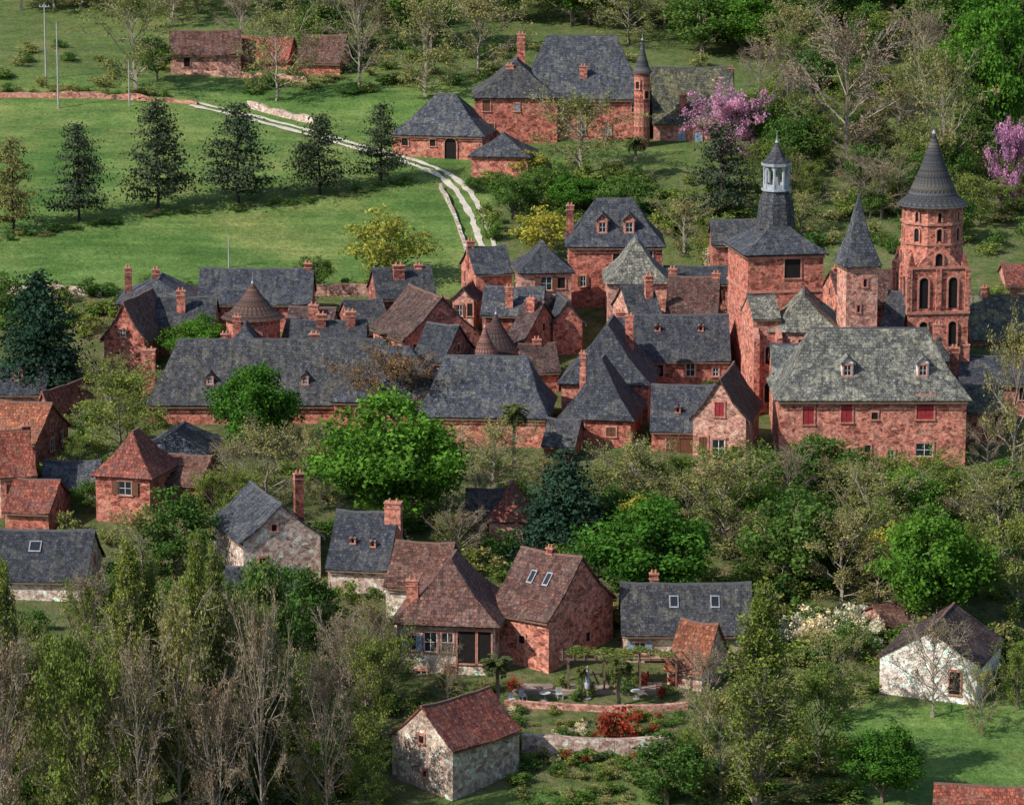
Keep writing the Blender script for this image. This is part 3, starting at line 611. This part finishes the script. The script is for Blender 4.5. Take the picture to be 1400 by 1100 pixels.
def broad(name,H,Rr,th,ncl,nl,size,leaf,bark='bark',cr=.3,fl=.8):
    segs=[];P=[];Nn=[];T=[]
    cz=th+(H-th)/2; hz=(H-th)/2; ph=R.uniform(0,6)
    limb(segs,np.array([0,0,-.3]),np.array([R.uniform(-.2,.2),R.uniform(-.2,.2),th+hz*.5]),H*.03,H*.014,4,.04)
    for i in range(ncl):
        d=unit(rng.normal(size=(1,3)))[0]; k=.35+.55*R.random()**.55
        if d[2]<-.3: k*=.85
        wob=1+.14*math.sin(3*math.atan2(d[1],d[0])+ph)+.12*R.uniform(-1,1)
        taper=1-.25*max(d[2],0)
        c=np.array([d[0]*Rr*k*wob*taper,d[1]*Rr*k*wob*taper,cz+d[2]*hz*k*wob]); r=Rr*cr*R.uniform(.55,1.3)
        if i%3==0: limb(segs,np.array([0,0,th*.7+R.random()*hz*.6]),c,H*.011,H*.003,3)
        n=int(nl*(r/(Rr*cr))**2); dd=unit(rng.normal(size=(n,3))); rad=r*(.3+.75*rng.random((n,1))**.5)*(1+.25*rng.normal(size=(n,1)))
        p=c+dd*rad*np.array([1,1,fl]); P.append(p)
        out=unit(p-np.array([0,0,cz-hz*.3])); Nn.append(dd*.4+out*.45+rng.normal(size=(n,3))*.7)
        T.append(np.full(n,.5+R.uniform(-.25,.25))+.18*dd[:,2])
    return tree_mesh(name,segs,np.concatenate(P),np.concatenate(Nn),size,np.concatenate(T),leaf,bark,(H,Rr))
def branchy(name,H,Rr,t0,n1,n2,n3,nl,size,leaf,bark,e0=25,e1=70,env=None,jit=.3,thick=1.0,tw=.4):
    segs=[];P=[];Nn=[];T=[]
    env=env or (lambda t:math.sin(math.pi*min(1,.25+.75*t)*.9)**.6)
    top=np.array([R.uniform(-.3,.3),R.uniform(-.3,.3),H*.86])
    tr=np.array(limb(segs,np.array([0,0,-.3]),top,H*.024*thick,H*.004,8,.03))
    for i in range(n1):
        t=t0+(1-t0)*(i+.5)/n1; az=i*2.4+R.uniform(-.4,.4); el=math.radians(e0+(e1-e0)*(i/n1)+R.uniform(-10,10))
        f=t*(len(tr)-1); k=min(int(f),len(tr)-2); s=tr[k]+(tr[k+1]-tr[k])*(f-k)
        L=Rr*env((t-t0)/(1-t0))/max(math.cos(el),.35)*R.uniform(.7,1.2)
        L=min(L,(H-s[2])/max(math.sin(el),.2)*1.05)
        d=np.array([math.cos(az)*math.cos(el),math.sin(az)*math.cos(el),math.sin(el)])
        q=s+d*L+np.array([0,0,L*.12])
        pp=limb(segs,s,q,H*.009*thick*(1.2-t*.6),H*.002,3,.14)
        for j in range(n2):
            f=.25+.75*(j+R.random())/n2; ff=min(f,.999)*3; k=int(ff); s2=pp[k]+(pp[k+1]-pp[k])*(ff-k)
            d2=d+rv(.75); d2/=np.linalg.norm(d2); L2=L*.42*R.uniform(.6,1.2)*(1.15-f*.4)
            q2=s2+d2*L2; limb(segs,s2,q2,H*.0035*thick,H*.0015,2,.15)
            tt=.5+R.uniform(-.3,.3)
            for l in range(n3):
                f3=.2+.8*R.random(); s3=s2+(q2-s2)*f3; d3=d2+rv(.9); d3/=np.linalg.norm(d3); L3=L2*.5*R.uniform(.6,1.2)
                q3=s3+d3*L3
                if R.random()<tw: segs.append((s3,q3,H*.0019,H*.001))
                if nl:
                    a=rng.random((nl,1)); p=s3+(q3-s3)*(.3+.8*a)+rng.normal(size=(nl,3))*jit
                    P.append(p); Nn.append(unit(p-np.array([0,0,H*.45]))*.5+rng.normal(size=(nl,3))*.7); T.append(np.full(nl,tt))
    return tree_mesh(name,segs,np.concatenate(P),np.concatenate(Nn),size,np.concatenate(T),leaf,bark,(H,Rr))
def conifer(name,H,Rr,t0,lev,nb,nl,size,leaf,pw=.8,droop=-.1,irr=.3,bark='bark_dark'):
    segs=[];P=[];Nn=[];T=[]
    limb(segs,np.array([0,0,-.3]),np.array([0,0,H*.98]),H*.022,H*.003,6,.02)
    for i in range(lev):
        t=t0+(1-t0)*i/lev
        for j in range(nb):
            az=R.random()*6.28; L=Rr*((1-t)/(1-t0))**pw*R.uniform(1-irr,1+irr*.3)+.15
            z=H*t+R.uniform(-.3,.3)*H/lev; d=np.array([math.cos(az),math.sin(az),droop+R.uniform(-.1,.25)])
            s=np.array([0,0,z]); q=s+d*L; segs.append((s,q,H*.006,H*.002))
            n=max(6,int(nl*L/Rr)); a=.2+.85*rng.random((n,1))**.7; tt=.5+R.uniform(-.28,.28)
            p=s+(q-s)*a+rng.normal(size=(n,3))*np.array([.11,.11,.045])*Rr*(.5+a)
            P.append(p); Nn.append(rng.normal(size=(n,3))*.5+np.array([0,0,.5])+d*.5); T.append(np.full(n,tt)+.1)
    return tree_mesh(name,segs,np.concatenate(P),np.concatenate(Nn),size,np.concatenate(T),leaf,bark,(H,Rr))
def palm(name,H):
    segs=[]; limb(segs,np.array([0,0,-.3]),np.array([.1,0,H-1.0]),.2,.17,5,.02); P=[];Nn=[]
    for i in range(34):
        az=R.random()*6.28; el=R.uniform(-.3,1.3); c=np.array([.1,0,H-1.0]); p=c.copy(); L=R.uniform(1.3,1.8)
        for k in range(6):
            d=np.array([math.cos(az)*math.cos(el),math.sin(az)*math.cos(el),math.sin(el)]); q=p+d*L/6; segs.append((p,q,.02,.015))
            side=np.array([-math.sin(az),math.cos(az),0])
            for m_ in range(4):
                pt=p+(q-p)*m_/4
                for sg in(-1,1): P.append(pt+side*sg*.16+np.array([0,0,-.03])); Nn.append(np.array([0,0,1.])+rv(.4))
            p=q; el-=.33
    return tree_mesh(name,segs,np.array(P),np.array(Nn),.16,np.full(len(P),.55),'lf_palm','bark')
env_pop=lambda t:(1.0-.65*t)*min(1,.6+t*2)
LIB={}
def lib(k,*ms): LIB[k]=list(ms)
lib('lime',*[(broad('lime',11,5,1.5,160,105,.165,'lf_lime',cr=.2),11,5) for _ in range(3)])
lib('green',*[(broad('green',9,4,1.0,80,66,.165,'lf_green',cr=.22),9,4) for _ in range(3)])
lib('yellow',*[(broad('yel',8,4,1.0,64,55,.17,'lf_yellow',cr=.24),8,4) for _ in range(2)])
lib('olive',*[(branchy('olive',11,4.8,.12,20,6,6,7,.14,'lf_olive','bark_pale',20,75,jit=.26,tw=.6),11,4.8) for _ in range(4)])
lib('greenbr',*[(branchy('grbr',10,4.5,.12,20,6,6,9,.145,'lf_maple','bark',20,75,jit=.28),10,4.5) for _ in range(3)])
lib('twig',*[(branchy('twig',11,5,.2,20,7,7,3,.11,'lf_twig','bark_pale',20,75,jit=.2,tw=.9),11,5) for _ in range(3)])
lib('rust',*[(branchy('rust',8,5.5,.2,24,8,8,8,.11,'lf_rust','bark',15,75,jit=.15,tw=.7),8,5.5) for _ in range(1)])
lib('poplar',*[(branchy('poplar',17,2.2,.06,76,5,4,9,.12,'lf_poplar','bark_pale',58,82,env=env_pop,jit=.2,tw=.6),17,2.2) for _ in range(3)])
lib('pine',*[(conifer('pine',10,3.8,.14,12,7,100,.16,'lf_pine',.6,.0,.45),10,3.8) for _ in range(4)])
lib('piney',(conifer('piney',10,3.8,.14,12,6,75,.16,'lf_pine_y',.55,.0,.4),10,3.8))
lib('fir',*[(conifer('fir',11,4.5,.03,22,9,80,.19,'lf_fir',.8,-.15,.25),11,4.5) for _ in range(2)])
lib('pink',*[(branchy('pink',7,4.5,.12,20,6,6,18,.14,'lf_pink','bark_dark',15,70,jit=.25),7,4.5) for _ in range(2)])
for k,lf in(('bush','lf_green'),('bushl','lf_maple'),('bushy','lf_olive'),('redbush','lf_redbush'),('whitebush','lf_white')):
    lib(k,*[(broad(k,2.6,1.6,.1,16,40,.15,lf,cr=.36),2.6,1.6) for _ in range(2)])
lib('palm',(palm('palm',5.5),5.5,1.9))
NAMES=dict(lime='lime_tree',green='leafy_tree',yellow='spring_leaf_tree',olive='ash_tree',greenbr='maple_tree',twig='bare_tree',rust='budding_tree',poplar='poplar_tree',pine='pine_tree',piney='pine_tree',fir='fir_tree',pink='judas_tree',bush='green_bush',bushl='light_green_bush',bushy='olive_bush',redbush='red_leaf_bush',whitebush='blossom_bush',palm='palm_tree')
def plant(kind,x,y,h,w,parent=None,name=None,zo=None):
    me,H0,R0=R.choice(LIB[kind]); ob=bpy.data.objects.new(name or NAMES[kind],me)
    ob.location=(x,y,tz(x,y)-.1 if zo is None else zo); s=w/(2*R0); ob.scale=(s*R.uniform(.93,1.07),s*R.uniform(.93,1.07),h/H0); ob.rotation_euler=(0,0,R.random()*6.28)
    sc.collection.objects.link(ob)
    if parent: ob.parent=parent
def T(kind,u,vb,vt,w,parent=None):
    x,y,z=ground(u,vb); h=at(u,vt,y)[2]-z; s=FO/(y*CT+(CZ-z)*ST)
    plant(kind,x,y,h,w/s,parent)
for a in [
 ('piney',18,318,190,85),('pine',108,302,170,92),('pine',216,286,138,104),('pine',326,278,143,102),('pine',437,266,157,90),('pine',521,250,143,72),
 ('fir',55,522,376,132),('green',5,440,372,70),('green',432,402,349,54),('yellow',528,392,286,122),('yellow',745,352,284,94),('green',800,406,376,38),
 ('olive',795,238,122,145),('palm',868,246,184,46),('pine',985,300,172,94),('pink',1000,218,124,122),('pink',1385,290,165,90),
 ('twig',1157,238,15,210),('lime',1365,215,10,130),('olive',1290,262,60,120),('twig',1262,120,10,110),('lime',1330,130,20,110),
 ('olive',185,128,-30,130),('olive',378,138,5,120),('twig',492,124,-30,110),('olive',582,132,-15,120),('olive',655,108,-20,130),('olive',1080,110,0,120),
 ('green',960,75,-20,120),('olive',860,60,-30,130),('green',1120,60,-30,120),('lime',1350,75,-20,130),('olive',1230,200,110,100),
 ('green',215,112,50,50),('twig',330,70,-10,80),
 ('twig',1205,300,215,90),('olive',935,345,268,90),('greenbr',975,365,305,70),('yellow',720,240,205,60),('green',1310,330,268,60),
 ('lime',345,622,501,125),('lime',532,735,543,222),('rust',540,585,474,170),('lime',268,500,434,95),('greenbr',165,632,500,120),('olive',150,560,480,80),
 ('olive',365,700,572,130),('twig',320,690,600,90),('palm',702,640,548,60),('olive',675,668,572,130),('olive',610,700,590,70),('fir',772,765,618,138),
 ('olive',865,715,594,140),('lime',888,845,686,182),('olive',990,765,612,150),('greenbr',1010,720,610,120),('green',1085,810,668,130),('lime',1060,790,700,90),
 ('green',1130,688,598,120),('green',1080,676,606,90),('green',1170,700,612,90),('olive',1215,765,640,140),('lime',1275,865,698,170),('olive',1365,775,640,140),('greenbr',1300,740,640,110),
 ('greenbr',1390,860,700,120),('olive',1150,830,690,130),('olive',1385,650,430,100),('twig',1350,640,560,80),('greenbr',930,690,620,100),('green',240,785,668,120),('olive',195,790,690,100),
 ('twig',630,775,690,90),('greenbr',110,640,590,60),('green',470,640,585,60),('olive',420,660,580,60),
 ('greenbr',290,720,640,70),('olive',440,700,600,70),('twig',655,730,640,60),('greenbr',615,765,700,60),('green',120,700,655,50),('greenbr',330,720,640,70),('olive',745,690,620,60),('green',840,740,660,70),
 ('poplar',1032,1108,800,104),('greenbr',1120,1060,905,130),('twig',1275,980,838,125),('olive',1342,1005,905,62),('lime',1207,1096,992,110),('green',910,1100,1000,110),
 ('twig',968,1010,880,90),('olive',985,1090,930,100),('greenbr',940,1090,990,70),('olive',1150,980,860,90),('green',1165,905,850,70),
 ('palm',845,965,892,64),('palm',680,965,893,64),('palm',795,955,908,30),('redbush',843,1012,966,60),('twig',612,960,868,50),('greenbr',1390,970,880,70),
 ('poplar',12,1110,772,56),('poplar',182,1110,742,66),('poplar',210,1100,770,50),('poplar',268,1110,735,60),('poplar',300,1090,752,50),
 ('greenbr',540,960,860,80),('olive',505,930,810,90),
 ('green',735,270,228,70),('green',700,300,238,80),('lime',790,290,240,90),('green',850,300,240,80),('green',650,262,240,40)]:
    T(*a)
e=empty('riverside_thicket')
for i in range(38):
    u=R.uniform(-30,460); vb=R.uniform(1020,1180); T(R.choice(['olive','olive','greenbr','olive','twig','twig']),u,vb,R.uniform(800,960)+(50 if u>400 else 0),R.uniform(75,130),e)
for i in range(16):
    u=R.uniform(-20,430); vb=R.uniform(900,980); T(R.choice(['greenbr','olive','twig','green']),u,vb,R.uniform(770,860),R.uniform(60,100),e)
for i in range(14):
    u=R.uniform(410,520); vb=R.uniform(900,1130); T(R.choice(['olive','greenbr','twig']),u,vb,vb-R.uniform(90,150),R.uniform(60,100),e)
e=empty('mixed_woodland')
for i in range(52):
    u=R.uniform(800,1430); vb=R.uniform(700,840)
    if 830<u<1040 and vb>775: continue
    T(R.choice(['olive','olive','greenbr','green','yellow','twig','lime']),u,vb,vb-R.uniform(60,110),R.uniform(60,120),e)
e=empty('hillside_woodland')
for i in range(135):
    u=R.uniform(430,1440); vb=R.uniform(-60,80)
    if 590<u<900 and vb>38: continue
    T(R.choice(['olive','twig','green','greenbr','green','lime','olive']),u,vb,vb-R.uniform(80,130),R.uniform(70,130),e)
for i in range(44):
    u=R.uniform(-20,440); vb=R.uniform(-70,36); T(R.choice(['olive','twig','green','green']),u,vb,vb-R.uniform(60,120),R.uniform(70,120),e)
for i in range(75):
    u=R.uniform(1020,1440); vb=R.uniform(80,330); T(R.choice(['olive','twig','green','greenbr','green','greenbr']),u,vb,vb-R.uniform(40,90),R.uniform(45,95),e)
e=empty('undergrowth')
def scatter(n,u0,u1,v0,v1,kinds,hm=(1.2,2.8),wm=(2,4)):
    for i in range(n):
        u=R.uniform(u0,u1); v=R.uniform(v0,v1); x,y,z=ground(u,v)
        if any((x-a)**2+(y-b_)**2<(r*.95)**2 for a,b_,r in FOOT): continue
        plant(R.choice(kinds),x,y,R.uniform(*hm),R.uniform(*wm),e)
G3=['bush','bushl','bushy']
scatter(80,-20,540,900,1110,G3); scatter(120,0,560,560,880,G3,(1,2.4)); scatter(130,560,1420,640,860,G3)
scatter(70,1000,1420,860,955,G3,(1,2.2)); scatter(50,940,1160,960,1110,G3,(.8,1.8))
scatter(70,700,960,1040,1110,G3,(.5,1.1),(1,2.2)); scatter(80,660,1000,240,330,['bush','bushl','bushl'],(1.2,2.6))
scatter(90,1000,1420,200,350,G3,(1,2.4)); scatter(50,420,1000,60,130,['bush','bushy'],(1,2)); scatter(50,0,540,60,132,['bush','bushy'],(.8,1.6))
scatter(100,120,1400,390,560,['bush','bushl'],(1,2)); scatter(30,0,170,400,470,G3,(1,2.5)); scatter(24,560,700,940,1000,G3,(.6,1.6),(1,2.4))
e=empty('flower_border')
for i in range(100):
    u=R.uniform(690,935); v=R.choice((R.uniform(974,1020),R.uniform(1034,1045))); x,y,z=ground(u,v); plant(R.choice(['bush','bushl','bushl','redbush','whitebush','bush','bushy']),x,y,R.uniform(.4,1.0),R.uniform(.8,1.8),e)
for i in range(26):
    u=R.uniform(1060,1210); v=R.uniform(850,885); x,y,z=ground(u,v); plant('whitebush',x,y,R.uniform(1.2,2.2),R.uniform(1.6,3),e)
for i in range(12): x,y,z=ground(R.uniform(970,1000),R.uniform(360,372)); plant('whitebush',x,y,2.4,2,e)
for i in range(14): x,y,z=ground(R.uniform(700,930),R.uniform(935,962)); plant(R.choice(['bush','bushl','redbush']),x,y,R.uniform(.7,1.5),R.uniform(.8,1.6),e)
e=empty('climbing_wisteria')
for i in range(16): plant(R.choice(['bushl','bushy','bush']),PERG[0]+R.uniform(-5,5),PERG[1]+R.uniform(-1.3,1.3),.6,R.uniform(1.4,2.2),e,'vine_clump',PERG[2]+2.5)
e=empty('hedge_bank')
for p in polyline([(-10,330),(110,312),(216,296),(326,286),(437,272),(521,256),(560,250)],1.2):
    if R.random()<.85: plant(R.choice(['bush','bush','bushy']),p[0]+R.uniform(-.4,.4),p[1]+R.uniform(-.8,.8),R.uniform(.4,1.1),R.uniform(1.2,2.6),e)
for p in polyline([(0,396),(100,397),(150,398)],2): plant('bush',p[0],p[1],R.uniform(.6,1.2),2,e)
for p in polyline([(0,128),(120,130),(235,134)],1.6):
    if R.random()<.7: plant(R.choice(['bush','bushy']),p[0],p[1]+R.uniform(0,1),R.uniform(.6,1.6),R.uniform(1.4,2.6),e)
# ---------------------------------------------------------------- light, camera
S=Vector((-.68,-.38,.60)).normalized()
el=math.asin(S.z); az=math.atan2(S.x,S.y)
w=bpy.data.worlds.new('World'); sc.world=w; w.use_nodes=True; t=w.node_tree
sk=t.nodes.new('ShaderNodeTexSky'); sk.sky_type='NISHITA'; sk.sun_disc=False; sk.sun_elevation=el; sk.sun_rotation=az
bg=t.nodes['Background']; bg.inputs[1].default_value=.15; t.links.new(sk.outputs[0],bg.inputs[0])
L=bpy.data.lights.new('sun','SUN'); L.energy=5; L.angle=math.radians(.5); L.color=(1,.94,.85)
lo=bpy.data.objects.new('sun',L); lo.rotation_euler=S.to_track_quat('Z','Y').to_euler(); lo.location=(-50,100,200); sc.collection.objects.link(lo)
c=bpy.data.cameras.new('camera'); c.lens=126; c.sensor_width=36; c.clip_end=6000; c.clip_start=1
co=bpy.data.objects.new('camera',c); co.location=(0,0,CZ); co.rotation_euler=(math.radians(90-11),0,0); sc.collection.objects.link(co); sc.camera=co
sc.view_settings.view_transform='Standard'; sc.view_settings.look='None'; sc.view_settings.exposure=0
